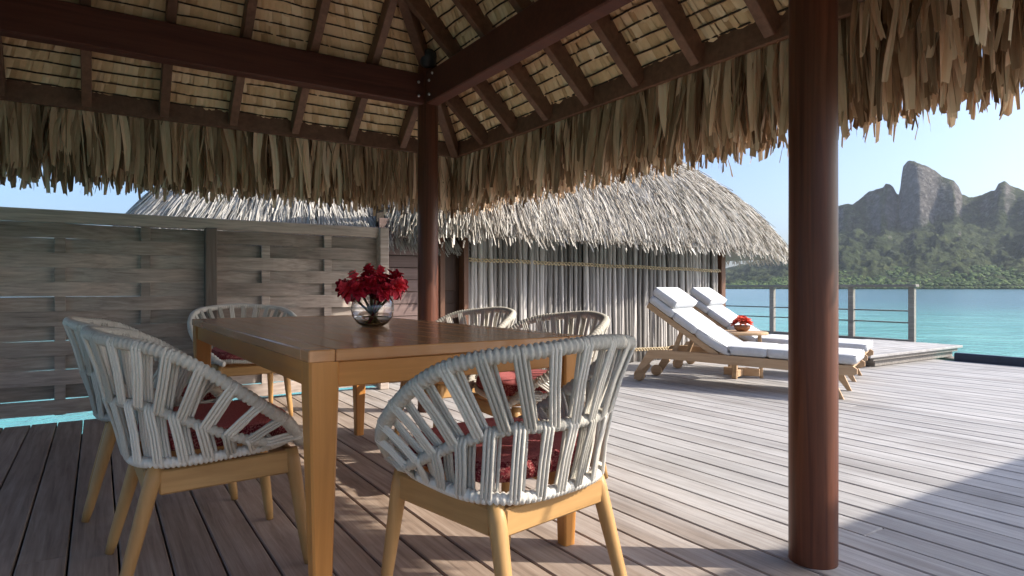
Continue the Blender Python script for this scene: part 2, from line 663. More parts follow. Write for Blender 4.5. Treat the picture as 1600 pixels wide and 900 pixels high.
def ico2():
    v = list(ico_v)
    f = []
    cache = {}

    def mid(a, b):
        k = (min(a, b), max(a, b))
        if k not in cache:
            cache[k] = len(v)
            v.append(((v[a] + v[b]) / 2).normalized())
        return cache[k]
    for a, b, c in ico_f:
        x, y, z = mid(a, b), mid(b, c), mid(c, a)
        f += [(a, x, z), (b, y, x), (c, z, y), (x, y, z)]
    return v, f


I2V, I2F = ico2()
mb = MB()
for k in range(6500):
    dep = U(0, 1) ** 1.6 * 330
    D = SHORE + 14 + dep
    s = U(-1300, 900)
    q = (D - SHORE) / (DR - SHORE)
    hb = min(Hb(s), 330) * .80
    g0 = hb * (.10 * min(1, q * 6) + .90 * max(0, (q - .06) / .94) ** 1.25)
    p = ML * s * (D / DR) + MD * D
    r = U(3.2, 7.5)
    cz = g0 * .9 - 2 + r * .5
    if dep < 40:
        r = U(2.5, 5)
        cz = -1 + r * .4
    sq = U(.75, 1.1)
    mb.add([(p.x + w.x * r * U(.7, 1.25), p.y + w.y * r * U(.7, 1.25), cz + w.z * r * sq * U(.7, 1.25)) for w in ico_v], ico_f, U(.05, .95))
o = mb.build('shore_trees', M['trees'], tone=True)
kind(o, 'stuff')
o['label'] = 'band of green trees along the far island shore'

# ------------------------------------------------------------------ deck
BP = .145


def board_mesh(L, name, w=BP - .0065, th=.035):
    b = MB()
    b.box((0, L / 2, -th / 2), (w, L, th), .004)
    return b.mesh(name)


jb = MB()
y = -3.8
while y < 5.2:
    jb.box((3.0, y, -.085), (11.9, .05, .09), .003)
    y += .55
jb.box((2.4, .65, -.145), (12.6, 9.2, .02), .003)  # added dark sheet under the joists, keeps lit water out of the gaps
deck = kind(jb.build('deck', M['joist']), 'structure')
# joists of the lounging corner beside the hut and by the railing
board_cache = {}


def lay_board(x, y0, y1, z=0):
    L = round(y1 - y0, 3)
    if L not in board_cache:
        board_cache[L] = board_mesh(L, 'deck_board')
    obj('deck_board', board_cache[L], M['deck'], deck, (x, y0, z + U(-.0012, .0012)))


nb = int((9.05 + 3.2) / BP)
for i in range(nb):
    x = 9.05 - BP / 2 - i * BP
    if x < .70:
        end = 5.32
    elif x < 2.25:
        end = 5.60
    elif x < 7.35:
        end = 5.95
    else:
        end = 9.4
    # butt joints here and there, staggered
    y0 = -4.0
    cuts = []
    if i % 7 == 0:
        cuts = [U(2.0, 4.6)]
    elif i % 7 == 3:
        cuts = [U(.2, 1.4)]
    seg = [y0] + [round(c, 2) for c in cuts] + [end]
    for a, b_ in zip(seg, seg[1:]):
        lay_board(x, a, b_ - .002)
x = 9.05 + BP / 2
while x < 10.95:
    lay_board(x, 4.75, 9.4)
    x += BP

# raised step at the water side of the deck, planks laid across
step = thing('deck_step', 'raised weathered timber step at the edge of the deck beside the pool', 'step', (8.5, 3.74, 0))
sb = MB()
sb.box((0.05, .60, .04), (2.0, 1.06, .07), .004)
sb.build('step_base', M['rail'], step)
pl = MB()
pl.box((0, 0, 0), (2.36, .132, .032), .004)
pm = pl.mesh('step_plank')
for k in range(9):
    obj('step_plank', pm, M['deck'], step, (0.0, .066 + k * .14, .138 + U(-.001, .001)))
fb = MB()
fb.box((0.02, .05, .102), (2.16, .04, .045), .003)
fb.build('step_riser', M['rail'], step)
lb = MB()
lb.box((1.02, .12, -.02), (.3, .3, .03), .003)
lb.build('lower_tread', M['rail'], step)

# dark tiled kerb closing the deck edge towards the water
kb = MB()
kb.box((9.10, -.15, .035), (.09, 7.5, .13), .01)
kind(kb.build('kerb', M['pool']), 'structure')

# ------------------------------------------------------------------ railing
rail = thing('deck_railing', 'grey timber railing with two thin mid rails at the water edge', 'railing', (10.9, 4.92, 0))
for yy in (0, .97, 2.5, 4.0):
    b_ = MB(); b_.box((0, yy, .47), (.075, .09, .94), .005)
    b_.build('post', M['rail'], rail)
b_ = MB(); b_.box((0, 2.0, .955), (.13, 4.16, .045), .008); b_.build('top_rail', M['rail'], rail)
for z in (.36, .55):
    b_ = MB(); b_.tube([(0, -.01, z), (0, 4.0, z)], .011, 8); b_.build('mid_rail', M['cable'], rail, True)
b_ = MB(); b_.box((0, 2.0, .05), (.05, 4.0, .075), .004); b_.build('bottom_rail', M['rail'], rail)

# ------------------------------------------------------------------ leaf shapes


def leaf_mesh(seed, L=.55, w0=.05, w1=.02, fold=.4, bend=.03, lean=0.0):
    r = random.Random(seed)
    n = 6
    vs, fs = [], []
    tw = r.uniform(-.9, .9)
    bx, by = r.uniform(-bend, bend), r.uniform(-bend, bend)
    ph = r.uniform(0, 6)
    for i in range(n):
        t = i / (n - 1)
        w = w0 + (w1 - w0) * t ** 1.3 + .006 * math.sin(ph + t * 5)
        if i == n - 1:
            w *= .8
        cx = bx * math.sin(t * 2.6) + lean * t * L
        cy = by * math.sin(t * 2.2) + .012 * math.sin(ph + t * 4)
        a = tw * t
        f = fold * (1.7 + .8 * math.sin(ph + t * 3))
        for k, u in enumerate((-.5, 0, .5)):
            lx = u * w
            ly = (-f * w * .5 if k == 1 else 0)
            vs.append((cx + lx * math.cos(a) - ly * math.sin(a), cy + lx * math.sin(a) + ly * math.cos(a),
                       -t * L + (r.uniform(-.012, .012) if i == n - 1 else 0)))
    for i in range(n - 1):
        for k in range(2):
            a = i * 3 + k
            fs.append((a, a + 1, a + 4, a + 3))
    return vs, fs


# ------------------------------------------------------------------ pavilion
PXR, PYB, PXL, PYF = 2.065, 4.29, -1.0, 1.20
EXR, EYB, EXL, EYF = 2.60, 4.85, -1.55, .65
CX, CY = (EXR + EXL) / 2, (EYB + EYF) / 2
HX, HY = (EXR - EXL) / 2, (EYB - EYF) / 2
HALF = min(HX, HY)
SL = .92
ZT = 2.19      # thatch underside at the fascia line
pav = thing('pavilion', 'open thatched pavilion on round dark wooden posts over the dining table', 'pavilion', (0, 0, 0))


def post_mesh():
    b = MB()
    r = .0765
    prof = [(0, 0)] + [(r, .0), (r, .004)] + [(r * (1 + .006 * math.sin(z * 3)), z) for z in np.linspace(.05, 2.5, 14)] + [(r, 2.56), (r * .9, 2.585), (0, 2.585)]
    b.lathe(prof, 40)
    return b.mesh('post', True)


pm = post_mesh()
for px, py in ((PXR, PYB), (PXR - .045, PYF + .022), (PXL, PYB), (PXL, PYF)):
    p = obj('post', pm, M['post'], pav, (px, py, 0))
# beams
BZ = 2.385
for (a, b2, nm) in (((PXL - .15, PYB, BZ), (PXR - .05, PYB, BZ), 'beam'), ((PXL - .15, PYF, BZ), (PXR - .05, PYF, BZ), 'beam')):
    q = MB(); q.bar(a, b2, .10, .225, .008); q.build(nm, M['beam'], pav)
for xx in (PXR, PXL):
    q = MB(); q.bar((xx, PYF + .07, BZ + .003), (xx, PYB - .07, BZ + .003), .10, .231, .008); q.build('beam', M['beam'], pav)
# fascia boards
FZ0, FZ1 = 2.055, 2.20
for a, b2 in (((EXL, EYB + .015), (EXR + .03, EYB + .015)), ((EXL, EYF - .015), (EXR + .03, EYF - .015))):
    q = MB(); q.bar((*a, (FZ0 + FZ1) / 2), (*b2, (FZ0 + FZ1) / 2), .03, FZ1 - FZ0, .003); q.build('fascia_board', M['rafter'], pav)
for xx in (EXR + .015, EXL - .015):
    q = MB(); q.bar((xx, EYF - .0, (FZ0 + FZ1) / 2 + .002), (xx, EYB, (FZ0 + FZ1) / 2 + .002), .03, FZ1 - FZ0, .003); q.build('fascia_board', M['rafter'], pav)

# slopes: (outward direction, along direction, eave midpoint, along half length, inset depth)
SLOPES = [('back', Vector((0, 1, 0)), Vector((1, 0, 0)), Vector((CX, EYB, 0)), HX),
          ('right', Vector((1, 0, 0)), Vector((0, 1, 0)), Vector((EXR, CY, 0)), HY),
          ('front', Vector((0, -1, 0)), Vector((1, 0, 0)), Vector((CX, EYF, 0)), HX),
          ('left', Vector((-1, 0, 0)), Vector((0, 1, 0)), Vector((EXL, CY, 0)), HY)]
RW, RH = .055, .115
rcos = math.cos(math.atan(SL))
for nm, out, alo, mid, ha in SLOPES:
    off0 = (ha - .51) % .43
    aa = []
    a = ha - .51
    while a > -ha + .2:
        aa.append(a)
        a -= .43
    for a in aa:
        tmax = min(HALF, ha - abs(a)) - .03
        if tmax < .15:
            continue
        dz = -RH / 2 / rcos - .004
        p0 = mid + alo * a - out * .0 + Vector((0, 0, ZT + dz))
        p1 = mid + alo * a - out * tmax + Vector((0, 0, ZT + SL * tmax + dz))
        q = MB(); q.bar(p0, p1, RW, RH, .004); q.build('rafter', M['rafter'], pav)
apex = Vector((CX, CY, ZT + SL * HALF))
for sx in (-1, 1):
    for sy in (-1, 1):
        p0 = Vector((CX + sx * HX, CY + sy * HY, ZT))
        o_ = Vector((0, 0, -.085))
        q = MB(); q.bar(p0 + o_, apex + o_, .07, .14, .005); q.build('hip_rafter', M['rafter'], pav)

# thatch rows seen from below, each on a thin batten darkened to draw the row gap's shade too
PITCH = .058


def thatch_row(out, alo, mid, ha, t0, t1, rr):
    hw0, hw1 = ha - t0, ha - t1
    n = max(2, int(2 * hw0 / .046))
    vs, fs, tones = [], [], []
    xs = [-1.0]
    while xs[-1] < 1:
        xs.append(xs[-1] + 2 / n * rr.uniform(.6, 1.4))
    xs[-1] = 1.0
    for i in range(len(xs) - 1):
        a0, a1 = xs[i], xs[i + 1]
        d = rr.uniform(-.004, .016)
        d2 = rr.uniform(-.005, .005)
        e = rr.uniform(-.011, .008)
        o = len(vs)
        tones += [max(0, min(1, rr.gauss(.55, .22)))] * 6
        for (a, dd) in ((a0, d - d2), ((a0 + a1) / 2, d + .009), (a1, d + d2)):
            for (t, hw, pr) in ((t0 - .004 + e, hw0, .014 + dd), (t1, hw1, 0.0 + dd * .4)):
                p = mid + alo * (a * hw) - out * t + Vector((0, 0, ZT + SL * t - pr))
                vs.append(p)
        fs += [(o, o + 1, o + 3, o + 2), (o + 2, o + 3, o + 5, o + 4)]
    return vs, fs, tones


rr = random.Random(11)
for nm, out, alo, mid, ha in SLOPES:
    t = -.10
    while t < HALF - .06:
        b_ = MB()
        v_, f_, t_ = thatch_row(out, alo, mid, ha, t, t + PITCH, rr)
        b_.add(v_, f_)
        b_.a = t_
        b_.build('thatch_row', M['thatch_in'], pav, tone=True)
        if nm in ('back', 'right') and t > -.02:
            pts = []
            hw = ha - t
            for k in range(25):
                a = -hw + 2 * hw * k / 24
                pts.append(mid + alo * a - out * t + Vector((0, 0, ZT + SL * t - .029 + rr.uniform(-.006, .006))))
            q = MB(); q.tube(pts, .0055, 5); q.build('batten', M['batten'], pav)
        t += PITCH

# outer roof body (solid thatch above the rows)
b_ = MB()
TH = .26
lo = -.32
vs = []
for sx, sy in ((-1, -1), (1, -1), (1, 1), (-1, 1)):
    vs.append((CX + sx * (HX - lo), CY + sy * (HY - lo), ZT + SL * lo + .05))
for sx, sy in ((-1, -1), (1, -1), (1, 1), (-1, 1)):
    vs.append((CX + sx * (HX - lo), CY + sy * (HY - lo), ZT + SL * lo + TH + .05))
vs.append((CX, CY, ZT + SL * HALF + .03))
vs.append((CX, CY, ZT + SL * HALF + TH + .2))
fs = [(0, 1, 5, 4), (1, 2, 6, 5), (2, 3, 7, 6), (3, 0, 4, 7)]
for k in range(4):
    k2 = (k + 1) % 4
    fs += [(k2, k, 8), (4 + k, 4 + k2, 9)]
b_.add(vs, fs)
b_.build('roof_thatch', M['leaf_stuff'], pav, tone=True)

# eave fringe: near layer as single leaves, the rest as one mass
leaf_me = []
for k in range(14):
    v_, f_ = leaf_mesh(100 + k, .42 + .035 * (k % 4), .040 + .008 * (k % 5), .024 + .007 * (k % 3), .35 + .1 * (k % 3), .03, ((k * 7) % 5 - 2) * .03)
    leaf_me.append(MB().add(v_, f_).mesh('fringe_leaf', False))
fringe = MB()
fr = random.Random(5)


def hang_leaf(p, ang, tilt_in, scale, k):
    o = obj('fringe_leaf', leaf_me[k], M['leaf'], pav, p, (tilt_in, fr.uniform(-.10, .10), ang))
    o.scale = (scale * fr.uniform(.85, 1.25), 1, fr.uniform(.9, 1.07))
    return o


def mass_leaf(p, ang, tilt, L, w):
    v_, f_ = leaf_mesh(fr.randrange(10 ** 6), L, w, w * fr.uniform(.45, .85), fr.uniform(.2, .6), .035, fr.uniform(-.12, .12))
    R = Matrix.Rotation(ang, 3, 'Z') @ Matrix.Rotation(tilt, 3, 'X')
    fringe.add([R @ Vector(q) + Vector(p) for q in v_], f_, fr.uniform(0, 1) * .9)


count = 0
a = EYF - .05
while a < EYB + .02:
    hang_leaf((EXR + .045 + fr.uniform(0, .03), a, 2.12 + fr.uniform(-.02, .03)), math.pi / 2 + fr.uniform(-.4, .4), fr.uniform(-.06, .10), 1.0, fr.randrange(14))
    a += fr.uniform(.022, .040)
a = -.75
while a < EXR + .05:
    hang_leaf((a, EYB + .045 + fr.uniform(0, .03), 2.12 + fr.uniform(-.02, .03)), math.pi + fr.uniform(-.4, .4), fr.uniform(-.06, .10), 1.0, fr.randrange(14))
    a += fr.uniform(.022, .040)
# mass behind
for layer in range(7):
    off = .07 + layer * .042
    top = 2.16 - layer * .030
    for nm, out, alo, mid, ha in SLOPES:
        ang = math.atan2(alo.y, alo.x) + (math.pi if nm in ('back', 'left') else 0)
        a = -ha - .05 - off * .8
        while a < ha + .05 + off * .8:
            p = mid + alo * a + out * (off + fr.uniform(-.015, .02)) + Vector((0, 0, top + fr.uniform(-.05, .04)))
            L = (top - (1.66 if nm in ('right', 'front') else 1.625)) + fr.uniform(-.05, .05)
            mass_leaf(p, ang + fr.uniform(-.6, .6), fr.uniform(-.12, .12), L, fr.choice((fr.uniform(.012, .024), fr.uniform(.03, .055))))
            a += fr.uniform(.018, .040)
# short cut ends stacked under the near corner of the roof
for k in range(620):
    x = fr.uniform(1.2, 2.75)
    yy = fr.uniform(.45, .80)
    top = 2.2 + fr.uniform(-.1, .25)
    mass_leaf((x, yy, top), fr.uniform(-.7, .7), fr.uniform(-.5, .2), fr.uniform(.25, .55), fr.uniform(.022, .048))
for k in range(120):
    yy = fr.uniform(.6, 1.35)
    mass_leaf((EXR - fr.uniform(.0, .04), yy, 2.24 + fr.uniform(-.06, .1)), math.pi / 2 + fr.uniform(-.6, .6), fr.uniform(-.2, .2), fr.uniform(.16, .5), fr.uniform(.022, .048))
# frayed fibres and broken bits among the leaves
for nm, out, alo, mid, ha in SLOPES[:3]:
    ang = math.atan2(alo.y, alo.x) + (math.pi if nm == 'back' else 0)
    for k in range(520):
        a = fr.uniform(-ha - .1, ha + .1)
        zt = fr.uniform(1.75, 2.15)
        p = mid + alo * a + out * fr.uniform(.03, .34) + Vector((0, 0, zt))
        mass_leaf(p, ang + fr.uniform(-1.4, 1.4), fr.uniform(-.35, .35), min(fr.uniform(.12, .5), zt - 1.53 - fr.uniform(0, .10)), fr.uniform(.004, .011))
for nm, out, alo, mid, ha in SLOPES:
    ang = math.atan2(alo.y, alo.x) + (math.pi if nm in ('back', 'left') else 0)
    for k in range(1500):
        t = -.32 + 2.35 * (1 - math.sqrt(fr.random())) if k % 3 else fr.uniform(.6, 2.07)
        a = fr.uniform(-1, 1) * (ha - t)
        p = mid + alo * a - out * t + Vector((0, 0, ZT + SL * t + TH + .09))
        v_, f_ = leaf_mesh(fr.randrange(10 ** 6), fr.uniform(.35, .6), fr.uniform(.03, .06), fr.uniform(.015, .03), .4, .02, fr.uniform(-.15, .15))
        dn = (out - Vector((0, 0, SL))).normalized()
        nn = alo.cross(dn)
        if nn.z < 0:
            nn = -nn
        fringe.add([p + alo * q[0] + nn * (q[1] + .01) - dn * q[2] for q in v_], f_, fr.uniform(0, .9))
o = fringe.build('fringe_mass', M['leaf_stuff'], pav, tone=True)
kind(o, 'stuff')

# bolts where the beams meet the back post
for (x, yy, z) in ((PXR - .10, PYB - .055, 2.33), (PXR - .10, PYB - .055, 2.43), (PXR - .053, PYB - .13, 2.33), (PXR - .053, PYB - .13, 2.43), (PXR - .053, PYB - .18, 2.47)):
    q = MB(); q.lathe([(0, .008), (.008, .007), (.011, .0), (.011, -.012)], 10)
    o = q.build('bolt', M['metal'], pav, True)
    o.location = (x, yy, z)
    o.rotation_euler = (math.radians(90), 0, 0) if x < PXR - .08 else (math.radians(90), 0, math.radians(-90))
# unlit spot lamp clamped to the head of the back post
sp = thing('spot_lamp', 'small dark unlit spot lamp on top of the back post under the thatch', 'lamp', (PXR - .03, PYB - .06, 2.56))
q = MB(); q.lathe([(0, -.055), (.045, -.055), (.062, -.03), (.066, .02), (.06, .05), (.03, .07), (0, .07)], 18)
o = q.build('lamp_housing', M['black'], sp, True); o.location = (0, 0, .05); o.rotation_euler = (.5, -.2, 0)
q = MB(); q.tube([(0, .02, -.04), (0, .02, .06)], .018, 10); q.build('lamp_bracket', M['black'], sp, True)

# ------------------------------------------------------------------ woven fence
FY = 5.50
fence = thing('woven_fence', 'tall weathered grey fence of woven horizontal slats along the deck edge', 'fence', (0, FY, 0))
mains = [-2.20, -.72, .74, 2.17]
inter = [-1.70, -1.22, -.225, .30, 1.163, 1.68]
for x in mains[:-1]:
    q = MB(); q.box((x, -.055, .70), (.085, .085, 1.38), .006); q.build('post', M['fence_post'], fence)
q = MB(); q.box((2.17, -.045, .735), (.085, .10, 1.47), .006); q.build('post', M['fence'], fence)
for x in inter:
    q = MB(); q.box((x, 0, .70), (.065, .022, 1.36), .003); q.build('upright', M['fence'], fence)
q = MB(); q.box((-.04, -.02, 1.425), (4.34, .075, .088), .005); q.build('top_rail', M['fence'], fence)
edges = {0: (-2.2, -.72), 1: (-.72, .74), 2: (.74, 2.17)}
ups = {0: [-1.70, -1.22], 1: [-.225, .30], 2: [1.163, 1.68]}
ROWH = .1035
for pnl in range(3):
    x0, x1 = edges[pnl]
    nodes = [x0] + ups[pnl] + [x1]
    for r in range(13):
        z = .030 + ROWH * (r + .5)
        hgt = .1045 + U(-.004, .003)
        th = .010
        sgn = 1 if r % 2 == 0 else -1
        joff = (-.0012, .0012)[r % 2]
        pts = []
        npt = 19
        for k in range(npt):
            x = x0 + (x1 - x0) * k / (npt - 1)
            # weave: ends pinned at the posts, in front of one upright and behind the next
            seg = [(x0, 0), (nodes[1], sgn * .030), (nodes[2], -sgn * .030), (x1, 0)]
            for (xa, ya), (xb, yb) in zip(seg, seg[1:]):
                if x <= xb + 1e-6:
                    t = (x - xa) / (xb - xa)
                    t = t * t * (3 - 2 * t)
                    yv = ya + (yb - ya) * t
                    break
            pts.append((x, -yv + joff))
        vs, fs = [], []
        tw = U(-.006, .006)
        for k, (x, yv) in enumerate(pts):
            zz = z + tw * (k / npt - .5)
            for (dy, dz) in ((-th / 2, -hgt / 2), (-th / 2, hgt / 2), (th / 2, hgt / 2), (th / 2, -hgt / 2)):
                vs.append((x, yv + dy, zz + dz))
        for k in range(npt - 1):
            for e in range(4):
                e2 = (e + 1) % 4
                fs.append((k * 4 + e, k * 4 + e2, (k + 1) * 4 + e2, (k + 1) * 4 + e))
        fs += [(0, 3, 2, 1), tuple((npt - 1) * 4 + e for e in range(4))]
        MB().add(vs, fs).build('slat', M['fence'], fence)

# ------------------------------------------------------------------ hut with stick wall and thatched roof
hut = thing('thatched_hut', 'low hut with wall of upright grey sticks and shaggy thatched roof', 'hut', (0, 0, 0))
WY = 5.72
hr = random.Random(21)
stick_me = []
for k in range(8):
    r = random.Random(300 + k)
    pts, rad = [], []
    ph = r.uniform(0, 6)
    for i in range(9):
        z = i / 8 * 1.72
        pts.append((.009 * math.sin(ph + z * 2.2) + r.uniform(-.003, .003), .008 * math.cos(ph * 2 + z * 1.7), z))
        rad.append(.0235 + r.uniform(-.0025, .0025) - .004 * z / 1.7)
    stick_me.append(MB().tube(pts, rad, 7).mesh('wall_stick', True))
x = 3.20
while x < 7.17:
    o = obj('wall_stick', stick_me[hr.randrange(8)], M['stick'], hut, (x, WY + hr.uniform(-.012, .012), .0), (hr.uniform(-.006, .006), hr.uniform(-.012, .012), hr.uniform(0, 6)))
    s = hr.uniform(.8, 1.2)
    o.scale = (s, s, 1)
    x += .047 * s * hr.uniform(.85, 1.05)
x = 3.22
while x < 7.17:
    o = obj('wall_stick', stick_me[hr.randrange(8)], M['stick'], hut, (x, WY + .045, .0), (0, hr.uniform(-.012, .012), hr.uniform(0, 6)))
    x += .062
for z0, z1 in ((1.215, 1.155), (.17, .14)):
    for ph in (0, math.pi):
        pts = []
        n = 330
        for i in range(n):
            t = i / (n - 1)
            x = 3.2 + 3.97 * t
            pts.append((x, WY - .034 + .006 * math.cos(x * 65 + ph), z0 + (z1 - z0) * t + .017 * math.sin(x * 65 + ph) + .004 * math.sin(x * 7)))
        q = MB(); q.tube(pts, .0085, 5); q.build('lashing', M['lashing'], hut, True)
# backing wall, corner post, cladding, door
q = MB(); q.box((5.2, WY + .12, .85), (4.05, .04, 1.7), .003); q.build('back_wall', M['door'], hut)
q = MB(); q.box((7.235, WY + .02, .85), (.09, .12, 1.70), .006); q.build('corner_post', M['door_frame'], hut)
q = MB(); q.box((7.245, WY + 1.3, .85), (.05, 2.42, 1.70), .004); q.build('end_wall', M['cladding'], hut)
for k in range(13):
    z = .06 + k * .118
    q = MB(); q.bar((2.23, WY - .02, z + .055), (2.86, WY - .02, z + .055), .02, .112, .003); q.build('cladding_board', M['cladding'], hut)
q = MB(); q.box((2.55, WY + .03, .85), (.66, .03, 1.7), .003); q.build('cladding_backing', M['joist'], hut)
for x in (2.885, 3.155):
    q = MB(); q.box((x, WY - .01, .85), (.055, .11, 1.7), .004); q.build('door_frame', M['door_frame'], hut)
dr = MB(); dr.box((3.02, WY + .08, .84), (.24, .04, 1.64), .004)
door = dr.build('door', M['door'], hut)
for z in (.45, 1.2):
    q = MB(); q.box((3.02, WY + .062, z), (.15, .02, .62), .006); q.build('door_panel', M['door'], door)


def capsule_roof(name, c0, c1, cy, R, z0, k1, k2, n_blades, mat, parent, seed, eave=True, fine=False, wl=(.28, .55), ax=1.0):
    """thatch over a plan of two half rounds joined by a straight run"""
    r = random.Random(seed)
    Ls = c1 - c0
    per = 2 * Ls + 2 * math.pi * R

    def zf(s):
        return z0 + k1 * s / (1 + k2 * s) if s > 0 else z0 + k1 * s

    def at(u, s):
        """u along the perimeter, s inset from the eave -> position, outward direction"""
        rho = R - s
        u = u % per
        if u < Ls:
            return Vector((c0 + u, cy - rho, zf(s))), Vector((0, -1, 0))
        u -= Ls
        if u < math.pi * R:
            a = -math.pi / 2 + u / R
            o = Vector((math.cos(a), math.sin(a), 0))
            return Vector((c1 + o.x * rho * ax, cy + o.y * rho, zf(s))), Vector((o.x / ax, o.y, 0)).normalized()
        u -= math.pi * R
        if u < Ls:
            return Vector((c1 - u, cy + rho, zf(s))), Vector((0, 1, 0))
        u -= Ls
        a = math.pi / 2 + u / R
        o = Vector((math.cos(a), math.sin(a), 0))
        return Vector((c0, cy, zf(s))) + o * rho, o
    # body
    body = MB()
    nu, ns = 96, 14
    vs, fs = [], []
    for j in range(ns):
        s = -.02 + (R - .01) * j / (ns - 1)
        for i in range(nu):
            p, o_ = at(per * i / nu, s)
            vs.append(p - Vector((0, 0, .10)))
    for j in range(ns - 1):
        for i in range(nu):
            i2 = (i + 1) % nu
            fs.append((j * nu + i, j * nu + i2, (j + 1) * nu + i2, (j + 1) * nu + i))
    # underside
    o0 = len(vs)
    for i in range(nu):
        p, o_ = at(per * i / nu, .0)
        vs.append(p - Vector((0, 0, .16)))
    for i in range(nu):
        p, o_ = at(per * i / nu, .9)
        vs.append(Vector((p.x, p.y, z0 - .02)))
    for i in range(nu):
        i2 = (i + 1) % nu
        fs.append((i, o0 + i, o0 + i2, i2))
        fs.append((o0 + i, o0 + nu + i, o0 + nu + i2, o0 + i2))
    body.add(vs, fs, .12)  # dark tone painted on the body so the eave underside reads shaded
    body.build('roof_body', mat, parent, True, True)
    bl = MB()

    def blade(p, d, up, L, w, droop, tone):
        sd = d.cross(up).normalized()
        lift = r.uniform(.003, .02) if fine else (r.uniform(.003, .024) if r.random() < .96 else r.uniform(.03, .08))
        vs_, n_ = [], 3
        ta = up * (w * r.uniform(-.35, .35))
        for i in range(n_):
            t = i / (n_ - 1)
            c = p + d * (L * t) + up * (.02 + lift * math.sin(t * 2.2)) - Vector((0, 0, droop * t * t))
            ww = w * (1 - .45 * t)
            vs_ += [c - sd * ww / 2 - ta, c + sd * ww / 2 + ta]
        bl.add(vs_, [(0, 1, 3, 2), (2, 3, 5, 4)], tone)
    smax = R * .98
    k = 0
    while k < n_blades:
        u = r.uniform(0, per)
        if ax != 1.0 and r.random() < .42:
            u = r.uniform(Ls, Ls + .7 * math.pi * R)
        s = smax * (1 - math.sqrt(r.random())) if r.random() < .75 else r.uniform(0, smax)
        p, o_ = at(u, s)
        sl = k1 / (1 + k2 * max(0, s)) ** 2
        if ax != 1.0 and Ls < u < Ls + math.pi * R:
            a_ = -math.pi / 2 + (u - Ls) / R
            sl *= math.hypot(math.cos(a_) / ax, math.sin(a_))
        d = (o_ - Vector((0, 0, sl))).normalized()
        tang = Vector((-o_.y, o_.x, 0))
        up = tang.cross(d).normalized()
        if up.z < 0:
            up = -up
        jit = r.gauss(0, .13 if fine else .18)
        d = (d * math.cos(jit) + tang * math.sin(jit)).normalized()
        L = r.uniform(*wl)
        if s < .3:
            L = min(L, s * 1.5 + r.uniform(.10, .22))
        blade(p + up * r.uniform(-.02, .03), d, up, L, r.uniform(.006, .013) if fine else r.uniform(.006, .014), .02, max(0, min(1, r.gauss(.6, .15) if fine else r.gauss(.5, .20))))
        k += 1
    if eave:
        ne = int(per / .0026)
        for k in range(ne):
            u = per * k / ne + r.uniform(-.02, .02)
            if ax != 1.0 and k % 3 == 0:
                u = r.uniform(Ls, Ls + .7 * math.pi * R)
            s = r.uniform(-.03, .22)
            p, o_ = at(u, s)
            drop = r.uniform(.0, .23)
            tang = Vector((-o_.y, o_.x, 0))
            d = (o_ * r.uniform(.25, .75) - Vector((0, 0, 1)) + tang * r.gauss(0, .2)).normalized()
            up = tang.cross(d).normalized()
            if up.z < 0:
                up = -up
            L = r.uniform(.10, .24)
            z_top = p.z - drop
            blade(Vector((p.x, p.y, z_top + .06)), d, up, min(L, max(.06, (z_top + .06 - (z0 - .22 - r.uniform(0, .07))) / max(.3, -d.z))), r.uniform(.010, .022), .0, max(0, min(1, r.gauss(.55, .25))))
    o = bl.build('thatch_blades', mat, parent, False, True)
    kind(o, 'stuff')
    return o


capsule_roof('hut_roof', 3.65, 5.50, 6.90, 1.72, 1.565, 2.1, .75, 70000, M['hut_thatch'], hut, 31, ax=2.39)

# second hut further left, only its roof shows over the fence
hut2 = thing('thatched_hut', 'pale grey thatched roof showing above the woven fence at its left', 'hut', (0, 0, 0))
capsule_roof('hut_roof', 2.05, 2.5, 7.72, 1.98, 1.40, 1.25, .15, 24000, M['old_thatch'], hut2, 41, eave=False, fine=True)
for (x, yy) in ((.75, 7.2), (.75, 8.8), (2.4, 9.2)):
    q = MB(); q.box((x, yy, .62), (.12, .12, 1.5), .006); q.build('post', M['fence_post'], hut2)
q = MB(); q.box((1.55, 7.55, .80), (1.5, .06, 1.3), .004); q.build('wall', M['cladding'], hut2)

# unseen villa roof cut to a slim strip: shades near deck, admits sky light
eave_strip = thing('villa_roof_strip', 'unseen strip of the villa thatch on dark posts, cut narrow to shade the near deck and admit sky light', 'roof', (0, 0, 0))
q = MB()
zE, yE = 2.25, -.84
vs = [(-1, yE, zE), (9, yE, zE), (9, yE - 1.1, zE + .35), (-1, yE - 1.1, zE + .35), (-1, yE, zE + .16), (9, yE, zE + .16), (9, yE - 1.1, zE + .51), (-1, yE - 1.1, zE + .51)]
q.add(vs, [(0, 1, 2, 3), (7, 6, 5, 4), (0, 4, 5, 1), (1, 5, 6, 2), (2, 6, 7, 3), (3, 7, 4, 0)])
q.build('roof_thatch', M['leaf_stuff'], eave_strip, tone=True)
for xx in (-.8, 2.4, 5.6, 8.8):
    q = MB(); q.tube([(xx, yE - .7, 0), (xx, yE - .7, 2.46)], .07, 20); q.build('post', M['post'], eave_strip, True)

